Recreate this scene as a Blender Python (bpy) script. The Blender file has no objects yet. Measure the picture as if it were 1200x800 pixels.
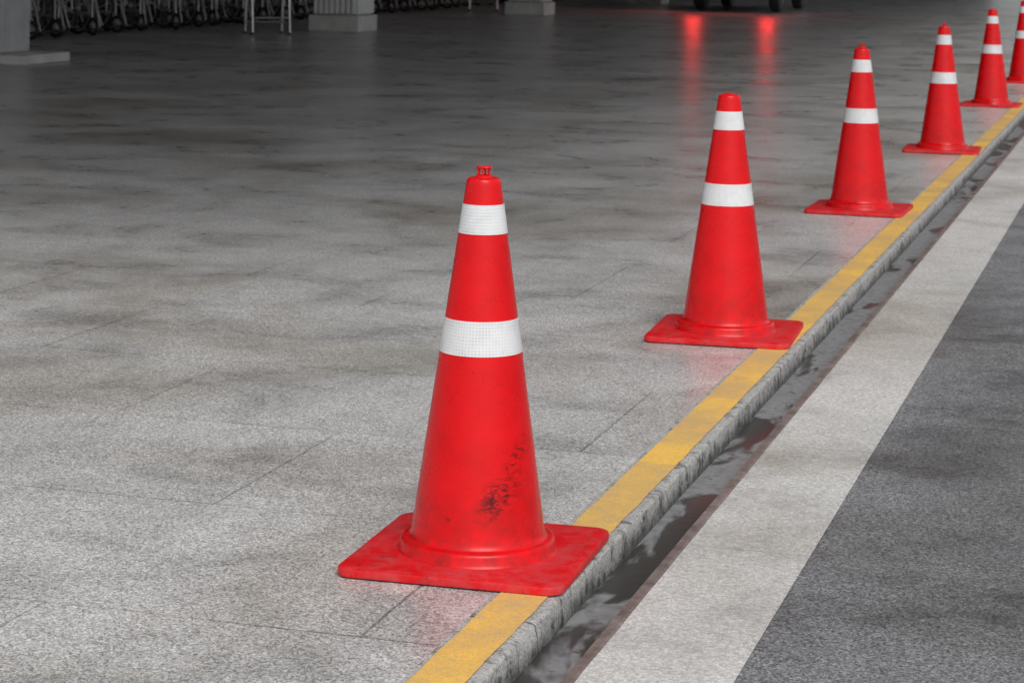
import bpy, bmesh, math, random
from mathutils import Vector, Matrix, noise
random.seed(7)
sc=bpy.context.scene
sc.view_settings.view_transform='Standard'
sc.view_settings.look='None'
sc.view_settings.exposure=0

# ---------------------------------------------------------------- helpers
def link(o):
    sc.collection.objects.link(o); return o
def mesh_obj(name,verts,faces,mats,midx=None,smooth=False,parent=None):
    me=bpy.data.meshes.new(name); me.from_pydata(verts,[],faces)
    for m in mats: me.materials.append(m)
    if midx: 
        for p,i in zip(me.polygons,midx): p.material_index=i
    if smooth:
        for p in me.polygons: p.use_smooth=True
    me.update()
    o=bpy.data.objects.new(name,me); link(o)
    if parent: o.parent=parent
    return o
class MB:
    """mesh builder"""
    def __init__(s): s.v=[];s.f=[];s.m=[];s.sm=[]
    def add(s,verts,faces,mi=0,smooth=False):
        b=len(s.v); s.v+= [tuple(x) for x in verts]
        for f in faces: s.f.append([i+b for i in f]); s.m.append(mi); s.sm.append(smooth)
    def box(s,x0,x1,y0,y1,z0,z1,mi=0,bev=0.0,segs=2):
        bm=bmesh.new(); bmesh.ops.create_cube(bm,size=1)
        for v in bm.verts:
            v.co=Vector(((x0+x1)/2+v.co.x*(x1-x0),(y0+y1)/2+v.co.y*(y1-y0),(z0+z1)/2+v.co.z*(z1-z0)))
        if bev>0: bmesh.ops.bevel(bm,geom=bm.edges[:],offset=bev,segments=segs,affect='EDGES',profile=0.5)
        bm.verts.index_update()
        s.add([v.co[:] for v in bm.verts],[[v.index for v in f.verts] for f in bm.faces],mi); bm.free()
    def tube(s,pts,r,mi=0,n=8,closed=False):
        pts=[Vector(p) for p in pts]; N=len(pts); rings=[]
        for i,p in enumerate(pts):
            a=pts[(i-1)%N] if (closed or i>0) else p
            b=pts[(i+1)%N] if (closed or i<N-1) else p
            t=(b-a).normalized()
            up=Vector((0,0,1)) if abs(t.z)<0.9 else Vector((1,0,0))
            if closed:
                c=sum(pts,Vector())/N; up=(p-c).normalized()
            s1=t.cross(up).normalized(); s2=t.cross(s1).normalized()
            rings.append([p+ (s1*math.cos(2*math.pi*k/n)+s2*math.sin(2*math.pi*k/n))*r for k in range(n)])
        vs=[q for r_ in rings for q in r_]; fs=[]
        for i in range(N if closed else N-1):
            j=(i+1)%N
            for k in range(n):
                l=(k+1)%n; fs.append([i*n+k,i*n+l,j*n+l,j*n+k])
        if not closed:
            fs.append(list(range(n))[::-1]); fs.append([(N-1)*n+k for k in range(n)])
        s.add(vs,fs,mi,True)
    def lathe(s,prof,n=64,mi=0,axis='z',center=(0,0,0),smooth=True,mfun=None):
        vs=[];cx,cy,cz=center
        for (r,h) in prof:
            for k in range(n):
                a=2*math.pi*k/n
                if axis=='z': vs.append((cx+r*math.cos(a),cy+r*math.sin(a),cz+h))
                elif axis=='y': vs.append((cx+r*math.cos(a),cy+h,cz+r*math.sin(a)))
                else: vs.append((cx+h,cy+r*math.cos(a),cz+r*math.sin(a)))
        fs=[]
        for i in range(len(prof)-1):
            for k in range(n):
                l=(k+1)%n; fs.append([i*n+k,i*n+l,(i+1)*n+l,(i+1)*n+k])
        s.add(vs,fs,mi,smooth)
    def obj(s,name,mats,parent=None,sharp=None):
        me=bpy.data.meshes.new(name); me.from_pydata(s.v,[],s.f)
        for m in mats: me.materials.append(m)
        for p,i,q in zip(me.polygons,s.m,s.sm): p.material_index=i; p.use_smooth=q
        me.update()
        bm=bmesh.new(); bm.from_mesh(me); bmesh.ops.recalc_face_normals(bm,faces=bm.faces[:]); bm.to_mesh(me); bm.free()
        if sharp:
            try: me.set_sharp_from_angle(angle=math.radians(sharp))
            except Exception: pass
        o=bpy.data.objects.new(name,me); link(o)
        if parent: o.parent=parent
        return o

class NT:
    def __init__(s,name):
        s.mat=bpy.data.materials.new(name); s.mat.use_nodes=True
        s.t=s.mat.node_tree; s.n=s.t.nodes; s.l=s.t.links
        s.b=s.n['Principled BSDF']
    def new(s,typ,**kw):
        x=s.n.new(typ)
        for k,v in kw.items(): setattr(x,k,v)
        return x
    def setin(s,node,i,val):
        if hasattr(val,'is_output'): s.l.new(val,node.inputs[i])
        else: node.inputs[i].default_value=val
    def coord(s,scale=(1,1,1),loc=(0,0,0),rot=(0,0,0),kind='Object'):
        tc=s.new('ShaderNodeTexCoord'); m=s.new('ShaderNodeMapping')
        s.l.new(tc.outputs[kind],m.inputs[0])
        m.inputs['Scale'].default_value=scale; m.inputs['Location'].default_value=loc; m.inputs['Rotation'].default_value=rot
        return m.outputs[0]
    def noise(s,scale,detail=4,rough=.5,vec=None,dist=0):
        x=s.new('ShaderNodeTexNoise'); x.inputs['Scale'].default_value=scale; x.inputs['Detail'].default_value=detail
        x.inputs['Roughness'].default_value=rough; x.inputs['Distortion'].default_value=dist
        s.l.new(vec if vec is not None else s.coord(),x.inputs['Vector']); return x.outputs[0]
    def grain(s,scale,vec):
        x=s.new('ShaderNodeTexVoronoi'); x.inputs['Scale'].default_value=scale
        s.l.new(vec,x.inputs['Vector'])
        g=s.new('ShaderNodeSeparateColor'); s.l.new(x.outputs['Color'],g.inputs[0]); return g.outputs[0]
    def ramp(s,fac,stops,interp='LINEAR'):
        x=s.new('ShaderNodeValToRGB'); x.color_ramp.interpolation=interp
        e=x.color_ramp.elements
        while len(e)<len(stops): e.new(.5)
        for el,(p,c) in zip(e,stops):
            el.position=p; el.color=(c,c,c,1) if isinstance(c,(int,float)) else (*c,1)
        s.l.new(fac,x.inputs[0]); return x.outputs[0]
    def mix(s,fac,a,b,mode='MIX'):
        x=s.new('ShaderNodeMix',data_type='RGBA',blend_type=mode)
        def c(v): 
            if isinstance(v,(int,float)): return (v,v,v,1)
            if isinstance(v,tuple) and len(v)==3: return (*v,1)
            return v
        s.setin(x,0,fac); s.setin(x,6,c(a)); s.setin(x,7,c(b)); return x.outputs[2]
    def math(s,op,a,b=0.0,clamp=False):
        x=s.new('ShaderNodeMath',operation=op,use_clamp=clamp); s.setin(x,0,a); s.setin(x,1,b); return x.outputs[0]
    def sep(s,vec):
        x=s.new('ShaderNodeSeparateXYZ'); s.l.new(vec,x.inputs[0]); return x.outputs
    def bump(s,h,strength=.3,dist=.002):
        x=s.new('ShaderNodeBump'); x.inputs['Strength'].default_value=strength; x.inputs['Distance'].default_value=dist
        s.l.new(h,x.inputs['Height']); s.l.new(x.outputs[0],s.b.inputs['Normal'])
    def out(s,color=None,rough=None,metal=None,spec=None):
        if color is not None: s.setin(s.b,'Base Color',(*color,1) if isinstance(color,tuple) else color)
        if rough is not None: s.setin(s.b,'Roughness',rough)
        if metal is not None: s.setin(s.b,'Metallic',metal)
        if spec is not None: s.setin(s.b,'Specular IOR Level',spec)
        return s.mat
def simple(name,color,rough=.6,metal=0,var=.25,scale=12,spec=.5):
    t=NT(name); n=t.noise(scale,4,.6)
    f=t.ramp(n,[(.3,1-var),(.7,1+var*0)])
    c=t.mix(1.0,color,f,'MULTIPLY')
    return t.out(c,rough,metal,spec)

# ---------------------------------------------------------------- materials
def granite(name,base,lo,hi,tile=None,stain=.5,rough=(.32,.55),joint=.45,offs=(0,0,0),tint=(1,1,1),speck=300,spec=.5,var=.06,bump=.12):
    t=NT(name); v=t.coord()
    s1=t.grain(speck,v); s2=t.noise(speck*.30,1,.5,v)
    sp=t.ramp(s1,[(.0,lo),(.22,lo*1.15),(.34,.93),(.72,1.05),(.86,hi),(1.0,hi*1.08)])
    sp2=t.ramp(s2,[(.32,.82),(.5,1.0),(.68,1.10)])
    col=t.mix(1,sp,sp2,'MULTIPLY')
    a=t.noise(.8,4,.58,v,.5); ac=t.ramp(a,[(.32,1-stain),(.52,1.0),(.70,1.10)])
    b=t.noise(2.4,5,.64,t.coord(scale=(.95,1.0,1)),.4); bc=t.ramp(b,[(.34,1-stain*.85),(.47,1-stain*.2),(.56,1.0)])
    c=t.noise(11,4,.7,v); c=t.ramp(c,[(.32,1-stain*.35),(.55,1.0)])
    for k in (ac,bc,c): col=t.mix(1,col,k,'MULTIPLY')
    if tile:
        vec=t.new('ShaderNodeVectorMath',operation='ADD')
        wob=t.new('ShaderNodeVectorMath',operation='SCALE'); wn=t.new('ShaderNodeTexNoise'); wn.inputs['Scale'].default_value=14; wn.inputs['Detail'].default_value=2
        t.l.new(v,wn.inputs['Vector']); t.l.new(wn.outputs['Color'],wob.inputs[0]); wob.inputs['Scale'].default_value=.006
        t.l.new(t.coord(loc=offs),vec.inputs[0]); t.l.new(wob.outputs[0],vec.inputs[1])
        br=t.new('ShaderNodeTexBrick'); t.l.new(vec.outputs[0],br.inputs[0])
        br.offset=.5; br.inputs['Scale'].default_value=1
        br.inputs['Brick Width'].default_value=tile[0]; br.inputs['Row Height'].default_value=tile[1]
        br.inputs['Mortar Size'].default_value=.0045; br.inputs['Mortar Smooth'].default_value=.7
        br.inputs['Color1'].default_value=(1-var,1-var,1-var,1); br.inputs['Color2'].default_value=(1+var,1+var,1+var,1)
        br.inputs['Mortar'].default_value=(1,1,1,1)
        col=t.mix(1,col,br.outputs['Color'],'MULTIPLY')
        jm=t.math('MULTIPLY',br.outputs['Fac'],t.ramp(b,[(.42,1.0),(.60,.4)]))
        col=t.mix(jm,col,t.mix(1,col,joint,'MULTIPLY'))
    tb=t.mix(t.ramp(a,[(.36,1.0),(.52,0.0)]),tint,(tint[0]*1.03,tint[1]*.99,tint[2]*.93))
    col=t.mix(1,col,tb,'MULTIPLY')
    col=t.mix(1,col,base,'MULTIPLY')
    r=t.ramp(b,[(.38,rough[0]),(.62,rough[1])])
    t.bump(s2,bump,.002)
    return t.out(col,r,0,spec)

M_plaza=granite('plaza_granite',.59,.48,1.34,tile=(1.15,.7),stain=.33,rough=(.27,.36),joint=.48,offs=(.25,-3.414+3.5,0),tint=(1,.988,.972),speck=300,spec=.42,var=.04)
M_strip=granite('pale_granite',.58,.74,1.2,tile=(5,.92),stain=.28,rough=(.5,.7),joint=.7,tint=(1,.985,.955),offs=(1.3,.33,0),var=.03,speck=320)
M_road=granite('dark_granite',.225,.40,1.6,tile=(1.6,1.25),stain=.45,rough=(.42,.62),joint=.5,offs=(.45,.7,0),tint=(.98,1,1.04),speck=280)

def kerb_mat():
    t=NT('kerb_concrete'); v=t.coord(); x,y,z=t.sep(v)
    s=t.grain(300,v); sp=t.ramp(s,[(0,.6),(.3,.85),(.7,1.05),(1,1.35)])
    n=t.noise(6,5,.7,v); n2=t.noise(24,4,.7,v)
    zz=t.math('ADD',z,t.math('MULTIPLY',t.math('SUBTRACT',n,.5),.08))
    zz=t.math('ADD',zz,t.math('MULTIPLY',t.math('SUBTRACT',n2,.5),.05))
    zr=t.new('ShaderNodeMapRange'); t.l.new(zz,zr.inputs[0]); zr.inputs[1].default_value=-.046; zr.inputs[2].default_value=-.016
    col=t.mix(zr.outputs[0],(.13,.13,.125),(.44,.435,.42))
    col=t.mix(1,col,sp,'MULTIPLY')
    col=t.mix(1,col,t.ramp(n2,[(.36,.40),(.47,1.0)]),'MULTIPLY')
    br=t.new('ShaderNodeTexBrick'); t.l.new(t.coord(loc=(5,.1,0)),br.inputs[0]); br.offset=0
    br.inputs['Scale'].default_value=1; br.inputs['Brick Width'].default_value=50; br.inputs['Row Height'].default_value=.92
    br.inputs['Mortar Size'].default_value=.003; br.inputs['Color1'].default_value=(1,1,1,1); br.inputs['Color2'].default_value=(.9,.9,.9,1); br.inputs['Mortar'].default_value=(.35,.35,.35,1)
    col=t.mix(1,col,br.outputs['Color'],'MULTIPLY')
    t.bump(t.noise(70,4,.7,v),.3,.002)
    return t.out(col,.75,0,.3)
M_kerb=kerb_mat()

def yellow_mat():
    t=NT('yellow_paint'); v=t.coord()
    n=t.noise(3.2,6,.65,v,.3); n2=t.noise(34,5,.75,v); n3=t.grain(300,v)
    wear=t.math('ADD',t.ramp(n,[(.40,.6),(.6,0.0)]),t.ramp(n2,[(.34,.8),(.46,0.0)]),True)
    yel=t.mix(t.ramp(n,[(.35,0.0),(.65,1.0)]),(.74,.44,.11),(.92,.56,.12))
    yel=t.mix(1,yel,t.ramp(n3,[(0,.84),(.5,1.0),(1,1.07)]),'MULTIPLY')
    col=t.mix(t.math('MULTIPLY',wear,.6),yel,(.46,.38,.26))
    return t.out(col,.6,0,.4)
M_yel=yellow_mat()

def gutter_mat():
    t=NT('damp_gutter'); v=t.coord(scale=(1,.35,1),loc=(0,.35,0))
    n=t.noise(4.2,5,.62,v,.5); n2=t.noise(20,5,.7,t.coord()); wet=t.ramp(n,[(.54,0.0),(.58,1.0)])
    dry=t.mix(t.ramp(n2,[(.3,0.0),(.7,1.0)]),(.14,.14,.145),(.31,.315,.325))
    col=t.mix(wet,dry,(.045,.043,.04))
    col=t.mix(t.ramp(n2,[(.57,0.0),(.65,.75)]),col,(.05,.046,.042))
    r=t.mix(wet,.55,.28)
    t.bump(n2,.35,.003)
    return t.out(col,r,0,.25)
M_gut=gutter_mat()
def rim_mat():
    t=NT('rusty_steel_edge'); n=t.noise(14,6,.7)
    col=t.ramp(n,[(.3,(.09,.07,.065)),(.5,(.19,.145,.13)),(.7,(.29,.25,.235))])
    t.bump(t.noise(80,4,.7),.4,.003)
    return t.out(col,.6,.1,.4)
M_rim=rim_mat()

def red_mat(name,scuff=False,plate=False):
    t=NT(name); v=t.coord(); n=t.noise(13,5,.65,v); n2=t.noise(90,4,.7,v)
    base=t.mix(t.ramp(n,[(.3,0.0),(.7,1.0)]),(.66,.0004,.003),(.82,.001,.005))
    if plate:
        dust=t.ramp(t.noise(20,6,.75,v,.4),[(.42,0.0),(.72,.6)])
        base=t.mix(.15,base,(.40,.01,.018))
        base=t.mix(dust,base,(.48,.12,.13))
        dk=t.ramp(t.noise(38,5,.75,t.coord(loc=(3,1,2))),[(.58,0.0),(.70,.65)])
        base=t.mix(dk,base,(.11,.018,.018)); r=.48
        t.bump(n2,.25,.002)
        return t.out(base,r,0,.35)
    dust=t.ramp(t.noise(8,6,.8,t.coord(scale=(1,1,.4)),.3),[(.54,0.0),(.8,.28)])
    base=t.mix(dust,base,(.46,.04,.045))
    x,y,z=t.sep(v)
    low=t.new('ShaderNodeMapRange'); t.l.new(z,low.inputs[0]); low.inputs[1].default_value=.18; low.inputs[2].default_value=.03
    lowd=t.math('MULTIPLY',low.outputs[0],t.ramp(t.noise(30,5,.7,v),[(.4,.0),(.66,.6)]))
    base=t.mix(lowd,base,(.20,.012,.012)); r=t.ramp(n,[(.3,.22),(.7,.35)])
    nick=t.ramp(t.noise(60,3,.6,t.coord(scale=(1,1,3),loc=(1,4,2))),[(.68,0.0),(.73,.6)])
    base=t.mix(nick,base,(.12,.01,.01))
    if scuff:
        for (cx,cz,w,hh,sl,loc,thr) in ((.062,.135,.040,.055,.35,(0,0,0),.48),(.085,.20,.02,.05,.2,(2,0,1),.54),(-.03,.10,.05,.03,0,(5,2,1),.60)):
            dx=t.math('SUBTRACT',x,cx); dz=t.math('SUBTRACT',z,cz)
            d=t.math('SQRT',t.math('ADD',t.math('POWER',t.math('DIVIDE',t.math('SUBTRACT',dx,t.math('MULTIPLY',dz,sl)),w),2),t.math('POWER',t.math('DIVIDE',dz,hh),2)))
            near=t.ramp(d,[(.2,1.0),(1.0,0.0)])
            st=t.noise(46,5,.8,t.coord(scale=(1.0,1,2.6),rot=(0,.8,0),loc=loc),.6)
            m=t.math('MULTIPLY',near,t.ramp(st,[(thr-.02,0.0),(thr+.08,1.0)]))
            m=t.math('MULTIPLY',m,t.math('LESS_THAN',y,0.0))
            base=t.mix(t.math('MULTIPLY',m,.95),base,(.02,.004,.004))
    t.bump(n2,.08,.002)
    return t.out(base,r,0,.36)
M_red=red_mat('red_pvc'); M_redS=red_mat('red_pvc_scuffed',True); M_plate=red_mat('red_rubber_base',plate=True)
def band_mat():
    t=NT('reflective_sheeting'); tc=t.new('ShaderNodeTexCoord'); x,y,z=t.sep(tc.outputs['Object'])
    ang=t.math('ARCTAN2',y,x); 
    cv=t.new('ShaderNodeCombineXYZ'); t.l.new(t.math('MULTIPLY',ang,.07),cv.inputs[0]); t.l.new(z,cv.inputs[1])
    vo=t.new('ShaderNodeTexVoronoi',feature='DISTANCE_TO_EDGE'); vo.inputs['Scale'].default_value=170; vo.inputs['Randomness'].default_value=.12
    t.l.new(cv.outputs[0],vo.inputs['Vector'])
    line=t.ramp(vo.outputs['Distance'],[(.04,.0),(.14,1.0)])
    g=t.noise(14,5,.7)
    a=t.mix(t.ramp(g,[(.35,0.0),(.62,1.0)]),(.56,.58,.61),(.78,.80,.81))
    col=t.mix(line,(.88,.88,.88),a)
    t.bump(line,.2,.001)
    return t.out(col,.3,0,.6)
M_band=band_mat()

M_conc=simple('concrete_column',(.50,.51,.525),.8,0,.25,5)
M_plinth=simple('concrete_plinth',(.62,.62,.61),.8,0,.3,6)
M_dark=simple('dark_wall_paint',(.03,.03,.032),.8,0,.4,2)
M_roof=simple('canopy_soffit',(.42,.42,.42),.8,0,.3,1)
M_white=simple('white_slats',(.80,.81,.82),.6,0,.15,9)
M_black=simple('black_rubber',(.03,.03,.03),.6,0,.3,30)
M_seat=simple('black_vinyl',(.02,.021,.024),.5,0,.3,20)
M_steel=simple('chrome_tube',(.7,.7,.71),.3,.8,.2,20)
M_dsteel=simple('dull_tube',(.55,.54,.53),.4,.4,.2,20)
M_car=simple('car_paint_dark',(.03,.032,.036),.25,.3,.1,3)
M_glass=simple('dark_glass',(.01,.012,.014),.08,0,.1,3)
M_alloy=simple('alloy_rim',(.45,.45,.46),.35,.9,.1,9)
M_soil=simple('bare_ground',(.11,.105,.10),.95,0,.4,.5)
def emis(name,c,s):
    t=NT(name); t.out(c,.3); t.b.inputs['Emission Color'].default_value=(*c,1); t.b.inputs['Emission Strength'].default_value=s; return t.mat
M_tail=emis('tail_lamp_lit',(1.0,.035,.03),36)
M_num=simple('number_plate',(.6,.6,.58),.5)

# ---------------------------------------------------------------- ground surfaces
def sheet(name,x0,x1,y0,y1,z,mat):
    return mesh_obj(name,[(x0,y0,z),(x1,y0,z),(x1,y1,z),(x0,y1,z)],[(0,1,2,3)],[mat])
sheet('ground',-900,900,-900,900,-.16,M_soil)
sheet('plaza_floor',-60,-.118,-15,90,0.0,M_plaza)
sheet('stone_edging_strip',.110,.351,-15,90,-.034,M_strip)
sheet('road_pavement',.351,30,-15,90,-.035,M_road)
def long_profile(name,prof,mats,jit,smooth=True):
    vs=[];fs=[]; ys=[]
    y=-3.0
    while y<90: 
        ys.append(y); y+= .012 if 1.5<y<9 else (.05 if y<22 else 1.0)
    n=len(prof)
    for y in ys:
        for i,(u,z) in enumerate(prof):
            du,dz=jit(i,u,z,y); vs.append((u+du,y,z+dz))
    for j in range(len(ys)-1):
        for i in range(n-1):
            a=j*n+i; fs.append((a,a+1,a+n+1,a+n))
    return mesh_obj(name,vs,fs,mats,smooth=smooth)
def gj(i,u,z,y): 
    return (0,0.003*noise.noise(Vector((u*8,y*2.2,3))))
long_profile('gutter',[(-.02,-.053),(.01,-.052),(.04,-.055),(.07,-.055),(.10,-.052)],[M_gut],gj)
def kj(i,u,z,y):
    if i in (0,1): return (0,0)
    n1=noise.noise(Vector((y*5,i*1.3,0))); n2=noise.noise(Vector((y*30,i*2.1,5))); 
    chip=max(0,noise.noise(Vector((y*4.1,9.2,0)))-.35)*.02 if i in (2,3,4) else 0
    return (-.0006*n1-.0004*n2-chip, .0003*n2-(chip*.6 if i in(2,3) else 0))
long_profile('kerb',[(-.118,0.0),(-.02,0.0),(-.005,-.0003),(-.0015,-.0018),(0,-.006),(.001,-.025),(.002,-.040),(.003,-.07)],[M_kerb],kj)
def yj(i,u,z,y):
    return ((.0025*noise.noise(Vector((y*9,i*7.,1)))+.0018*noise.noise(Vector((y*35,i*7.,1)))) ,0)
long_profile('yellow_line_marking',[(-.107,.0022),(-.021,.0022)],[M_yel],yj)
def rj(i,u,z,y): return (.0012*noise.noise(Vector((y*5,i,2))),.001*noise.noise(Vector((y*7,i,8))))
long_profile('gutter_steel_edge',[(.088,-.12),(.088,-.036),(.091,-.0315),(.106,-.0315),(.111,-.034)],[M_rim],rj,False)

# ---------------------------------------------------------------- traffic cones
def rad(z): return .0315+(.700-z)*.1425
def cone_mesh(red,loop=True):
    b=MB()
    s=.209; rc=.030; pts=[]
    for cx,cy,a0 in ((s-rc,s-rc,0),(-s+rc,s-rc,90),(-s+rc,-s+rc,180),(s-rc,-s+rc,270)):
        for k in range(9):
            a=math.radians(a0+90*k/8); pts.append((cx+rc*math.cos(a),cy+rc*math.sin(a)))
    n=len(pts)
    levels=[(.985,.002),(1.0,.004),(1.0,.0135),(.994,.0165),(.982,.0175),(.90,.0182),(.70,.0190)]
    vs=[];fs=[]
    for sc_,z in levels:
        for (x,y) in pts:
            w=.0020*noise.noise(Vector((x*7,y*7,1.)))
            vs.append((x*sc_,y*sc_,z+(w if z>.004 else 0)))
    for i in range(len(levels)-1):
        for k in range(n):
            l=(k+1)%n; fs.append([i*n+k,i*n+l,(i+1)*n+l,(i+1)*n+k])
    fs.append([k for k in range(n)][::-1]); fs.append([(len(levels)-1)*n+k for k in range(n)])
    b.add(vs,fs,1,True)
    prof=[(.150,.016),(.1475,.020),(.1445,.024),(.1435,.036),(.1415,.0405),(.1370,.0430),(.1300,.0435),(.1265,.046),(rad(.055),.055)]
    z=.07
    while z<.69: prof.append((rad(z),z)); z+=.02
    prof+=[(rad(.690),.690),(.0318,.697),(.0295,.7012),(.0250,.7030),(.0120,.7035)]
    b.lathe(prof,96,0)
    for z0,z1 in ((.602,.655),(.384,.446)):
        pr=[(rad(z0)-.001,z0-.0004),(rad(z0)+.0009,z0)]
        for k in range(1,5): zz=z0+(z1-z0)*k/4; pr.append((rad(zz)+.0009,zz))
        pr.append((rad(z1)-.001,z1+.0004)); b.lathe(pr,96,2)
    b.lathe([(.0001,.703),(.016,.703),(.0155,.7055),(.0135,.707),(.0001,.707)],32,0)
    if loop:
        for sx in (-1,1):
            b.tube([(sx*.012,0,.703),(sx*.0088,0,.713),(sx*.0115,0,.7215)],.0026,0)
            b.tube([(0,sx*.010,.703),(0,sx*.0085,.713),(0,sx*.0045,.720)],.0020,0)
        b.tube([(.0125*math.cos(2*math.pi*k/16),.0075*math.sin(2*math.pi*k/16),.7215) for k in range(16)],.0026,0,8,True)
    o=b.obj('traffic_cone',[red,M_plate,M_band],sharp=40)
    return o
cones=[(-.214,3.925,1.8),(-.239,6.414,3.0),(-.288,9.649,-1),(-.236,12.70,2),(-.266,16.56,-2),(-.229,19.58,1)]
c0=cone_mesh(M_redS); c0.location=(cones[0][0],cones[0][1],0); c0.rotation_euler=(0,0,math.radians(cones[0][2]))
cl=cone_mesh(M_red,True); cf=cone_mesh(M_red,False)
cf.location=(cones[1][0],cones[1][1],0); cf.rotation_euler=(0,0,math.radians(cones[1][2]))
cl.location=(cones[2][0],cones[2][1],0); cl.rotation_euler=(0,0,math.radians(cones[2][2]))
for i,(u,v,r) in enumerate(cones[3:]):
    o=bpy.data.objects.new('traffic_cone',(cl if i!=1 else cf).data); link(o)
    o.location=(u,v,0); o.rotation_euler=(0,0,math.radians(r+90*(i+1)))

# ---------------------------------------------------------------- canopy building
H=4.8
b=MB(); b.box(-45,.5,4.4,62,H,H+.5,0)
for k in range(7): b.box(-44.9,.4,10.1+k*8.0,10.6+k*8.0,H-.45,H-.002,0)
b.obj('entrance_canopy_roof',[M_roof])
def pillar(u0,u1,v0,v1,fh,lip,slats=False,box=None):
    b=MB(); b.box(u0,u1,v0,v1,.001,fh,1,.012)
    a0,a1,b0,b1=box if box else (u0+lip,u1-lip,v0+lip,v1-lip)
    b.box(a0,a1,b0,b1,fh+.001,H-.455,0,.02)
    if slats:
        n=8
        for k in range(n):
            x=a0+.03+(a1-a0-.06)*k/(n-1)
            b.box(x-.022,x+.022,b0-.025,b0-.002,fh+.02,3,2,.004)
            y=b0+.03+(b1-b0-.06)*k/(n-1)
            b.box(a1+.002,a1+.025,y-.022,y+.022,fh+.02,3,2,.004)
    b.obj('concrete_column',[M_conc,M_plinth,M_white])
pillar(-9.75,-8.48,17.12,17.95,.085,0,False,(-9.5,-8.80,17.3,17.8))
pillar(-9.18,-8.52,25.38,26.04,.20,.05,True)
pillar(-9.0,-8.36,33.1,33.74,.20,.05,True)
pillar(-9.0,-8.34,41.2,41.86,.20,.05,True)
b=MB(); b.box(-12.6,-12.3,12,60,.001,H-.46,0); b.obj('side_wall',[M_dark])
b=MB(); b.box(-12.29,-3.5,58,58.3,.001,H-.46,0)
b.obj('back_wall',[M_dark])

# ---------------------------------------------------------------- wheelchairs
def wheel(b,cx,cy,cz,R,rt,mt,mr,spokes=12):
    pts=[(cx+R*math.cos(2*math.pi*k/28),cy,cz+R*math.sin(2*math.pi*k/28)) for k in range(28)]
    b.tube(pts,rt,mt,6,True)
    p2=[(cx+(R-rt*1.6)*math.cos(2*math.pi*k/28),cy,cz+(R-rt*1.6)*math.sin(2*math.pi*k/28)) for k in range(28)]
    b.tube(p2,rt*.6,mr,6,True)
    for k in range(spokes):
        a=2*math.pi*k/spokes
        b.tube([(cx,cy,cz),(cx+(R-rt)*math.cos(a),cy,cz+(R-rt)*math.sin(a))],max(.003,rt*.14),mr,4)
    b.tube([(cx,cy-.03,cz),(cx,cy+.03,cz)],rt*1.2,mr,8)
def wheelchair():
    b=MB()
    for s in (-1,1):
        wheel(b,-.12,s*.29,.299,.28,.018,0,1)
        wheel(b,.30,s*.22,.106,.085,.020,0,1,6)
        b.tube([(.30,s*.22,.10),(.27,s*.22,.24),(.27,s*.22,.46)],.011,1)
        b.tube([(-.18,s*.22,.95),(-.16,s*.22,.50),(-.13,s*.22,.28)],.012,1)
        b.tube([(-.32,s*.22,.95),(-.18,s*.22,.95)],.013,0)
        b.tube([(-.16,s*.22,.49),(.28,s*.22,.49),(.34,s*.22,.40),(.46,s*.20,.10)],.011,1)
        b.tube([(-.13,s*.22,.24),(.27,s*.22,.24)],.011,1)
        b.tube([(-.16,s*.23,.70),(.16,s*.23,.70),(.18,s*.23,.50)],.011,1)
        b.box(-.12,.16,s*.23-.025,s*.23+.025,.705,.73,2,.008)
        b.box(.42,.56,s*.11-.07,s*.11+.07,.085,.10,2,.005)
    b.tube([(-.1,-.22,.24),(.1,.22,.47)],.009,1); b.tube([(-.1,.22,.24),(.1,-.22,.47)],.009,1)
    b.box(-.15,.27,-.21,.21,.475,.505,2,.01)
    b.box(-.20,-.165,-.21,.21,.52,.93,2,.01)
    return b.obj('wheelchair',[M_black,M_dsteel,M_seat],sharp=40)
w0=wheelchair()
v=18.4; first=True
while v<44:
    if not first:
        o=bpy.data.objects.new('wheelchair',w0.data); link(o)
    else: o=w0; first=False
    o.location=(-11.0+random.uniform(-.10,.10),v,0.0); o.rotation_euler=(0,0,math.radians(random.uniform(-40,-12)))
    v+=.66+random.uniform(-.03,.1)

# ---------------------------------------------------------------- metal chairs
def chair(u,v,rot):
    b=MB()
    for s in (-1,1):
        b.tube([(s*.22,-.20,0.012),(s*.22,-.20,.44),(s*.22,.18,.45),(s*.22,.25,.86)],.016,0)
        b.tube([(s*.22,.22,0.012),(s*.22,.18,.44)],.016,0)
        b.tube([(s*.22,-.20,.14),(s*.22,.215,.14)],.012,0)
        b.tube([(s*.22,-.2,.001),(s*.22,-.2,.03)],.020,1); b.tube([(s*.22,.22,.001),(s*.22,.22,.03)],.020,1)
        b.tube([(s*.22,-.20,.44),(s*.24,-.18,.66),(s*.24,.2,.67)],.013,0)
    b.tube([(-.22,-.20,.20),(.22,-.20,.20)],.012,0); b.tube([(-.22,.2,.14),(.22,.2,.14)],.012,0)
    b.box(-.21,.21,-.20,.20,.455,.495,1,.015); b.box(-.21,.21,.205,.235,.58,.86,1,.012)
    o=b.obj('metal_chair',[M_steel,M_seat],sharp=40); o.location=(u,v,0); o.rotation_euler=(0,0,math.radians(rot))
chair(-9.22,24.2,35); chair(-9.75,34.4,15)

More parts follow.
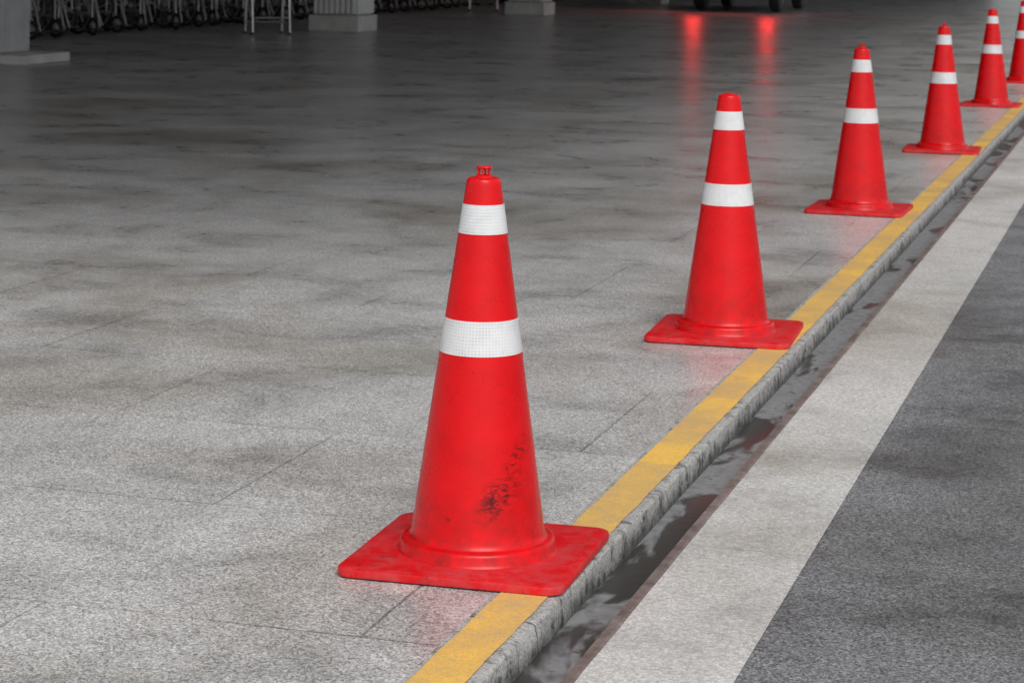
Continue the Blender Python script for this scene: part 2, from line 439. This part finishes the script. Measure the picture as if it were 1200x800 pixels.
# ---------------------------------------------------------------- car
def car():
    root=bpy.data.objects.new('parked_car',None); link(root)
    W=.88
    prof=[(-.80,.34),(-.86,.50),(-.84,.72),(-.80,1.00),(-.62,1.42),(-.40,1.60),(.4,1.67),(1.3,1.60),(2.05,1.12),(3.05,.98),(3.38,.80),(3.44,.50),(3.36,.30)]
    def wd(z): return W if z<1.0 else W-(z-1.0)*.34
    b=MB(); n=len(prof); cols=[-1,-.93,-.6,0,.6,.93,1]
    vs=[];fs=[]
    for (y,z) in prof:
        for c in cols:
            bulge=(1-c*c)*.06
            yy=y-bulge if y<0 else (y+bulge if y>2.9 else y)
            zz=z+((1-abs(c)**3)*.03 if z>.9 else 0)
            vs.append((c*wd(z),yy,zz))
    m=len(cols)
    for i in range(n-1):
        for k in range(m-1): fs.append([i*m+k,i*m+k+1,(i+1)*m+k+1,(i+1)*m+k])
    fs.append([i*m for i in range(n)]); fs.append([i*m+m-1 for i in range(n)][::-1])
    fs.append([k for k in range(m)]+[(n-1)*m+k for k in range(m)][::-1])
    b.add(vs,fs,0,True); o=b.obj('body',[M_car],root,sharp=35)
    b=MB()
    for s in (-1,1):
        def P(y,z): return (s*(wd(z)+.006),y,z)
        b.add([P(-.45,1.06),P(.42,1.06),P(.42,1.54),P(-.2,1.52)],[[0,1,2,3]],0)
        b.add([P(.50,1.06),P(1.85,1.06),P(1.2,1.53),P(.50,1.55)],[[0,1,2,3]],0)
    b.add([(-.70,-.875,1.07),(.70,-.875,1.07),(.60,-.70,1.42),(-.60,-.70,1.42)],[[0,1,2,3]],0)
    b.obj('windows',[M_glass],root)
    b=MB()
    for s in (-1,1): b.box(s*.74-.09,s*.74+.09,-.905,-.83,.82,1.04,0,.015)
    b.obj('tail_lamps',[M_tail],root)
    b=MB(); b.box(-.84,.84,-.96,-.86,.36,.56,0,.03); b.box(-.26,.26,-.935,-.915,.66,.78,1,.004); b.obj('bumper_and_plate',[M_black,M_num],root)
    b=MB()
    for s in (-1,1):
        for y in (0,2.6):
            cx=s*.76
            b.lathe([(.10,-.11),(.22,-.11),(.30,-.105),(.325,-.08),(.33,0),(.325,.08),(.30,.105),(.22,.11),(.10,.11)],32,0,'x',(cx,y,.335))
            b.lathe([(.001,s*.112),(.06,s*.114),(.20,s*.100),(.215,s*.115)],20,1,'x',(cx,y,.335))
    b.obj('wheels',[M_black,M_alloy],root,sharp=40)
    root.location=(-6.22,37.9,0); root.scale=(.86,.9,.95)
car()

# ---------------------------------------------------------------- light
w=bpy.data.worlds.new('World'); sc.world=w; w.use_nodes=True
nt=w.node_tree; bg=nt.nodes['Background']
sky=nt.nodes.new('ShaderNodeTexSky'); sky.sky_type='NISHITA'; sky.sun_disc=False
EL=52; AZ=150
sky.sun_elevation=math.radians(EL); sky.sun_rotation=math.radians(AZ); sky.air_density=1; sky.dust_density=3
hs=nt.nodes.new('ShaderNodeHueSaturation'); hs.inputs['Saturation'].default_value=.2
nt.links.new(sky.outputs[0],hs.inputs['Color']); nt.links.new(hs.outputs[0],bg.inputs[0]); bg.inputs[1].default_value=.135
L=bpy.data.lights.new('sun','SUN'); L.energy=1.25; L.angle=math.radians(38); L.color=(1,.97,.93)
lo=bpy.data.objects.new('sun',L); link(lo)
d=Vector((math.sin(math.radians(AZ))*math.cos(math.radians(EL)),math.cos(math.radians(AZ))*math.cos(math.radians(EL)),math.sin(math.radians(EL))))
lo.rotation_euler=d.to_track_quat('Z','Y').to_euler(); lo.location=(4,-5,8)

# ---------------------------------------------------------------- camera
cam=bpy.data.cameras.new('camera'); co=bpy.data.objects.new('camera',cam); link(co); sc.camera=co
cam.lens=78; cam.sensor_width=36; cam.sensor_fit='HORIZONTAL'
cam.shift_x=-.0067; cam.shift_y=-.39; cam.clip_end=2500; cam.clip_start=.05
co.matrix_world=Matrix.Translation((1.007,0,1.14))@Matrix.Rotation(math.radians(16.48),4,'Z')@Matrix.Rotation(math.radians(90),4,'X')@Matrix.Rotation(.017,4,'Z')
cam.dof.use_dof=True; cam.dof.focus_distance=4.3; cam.dof.aperture_fstop=14
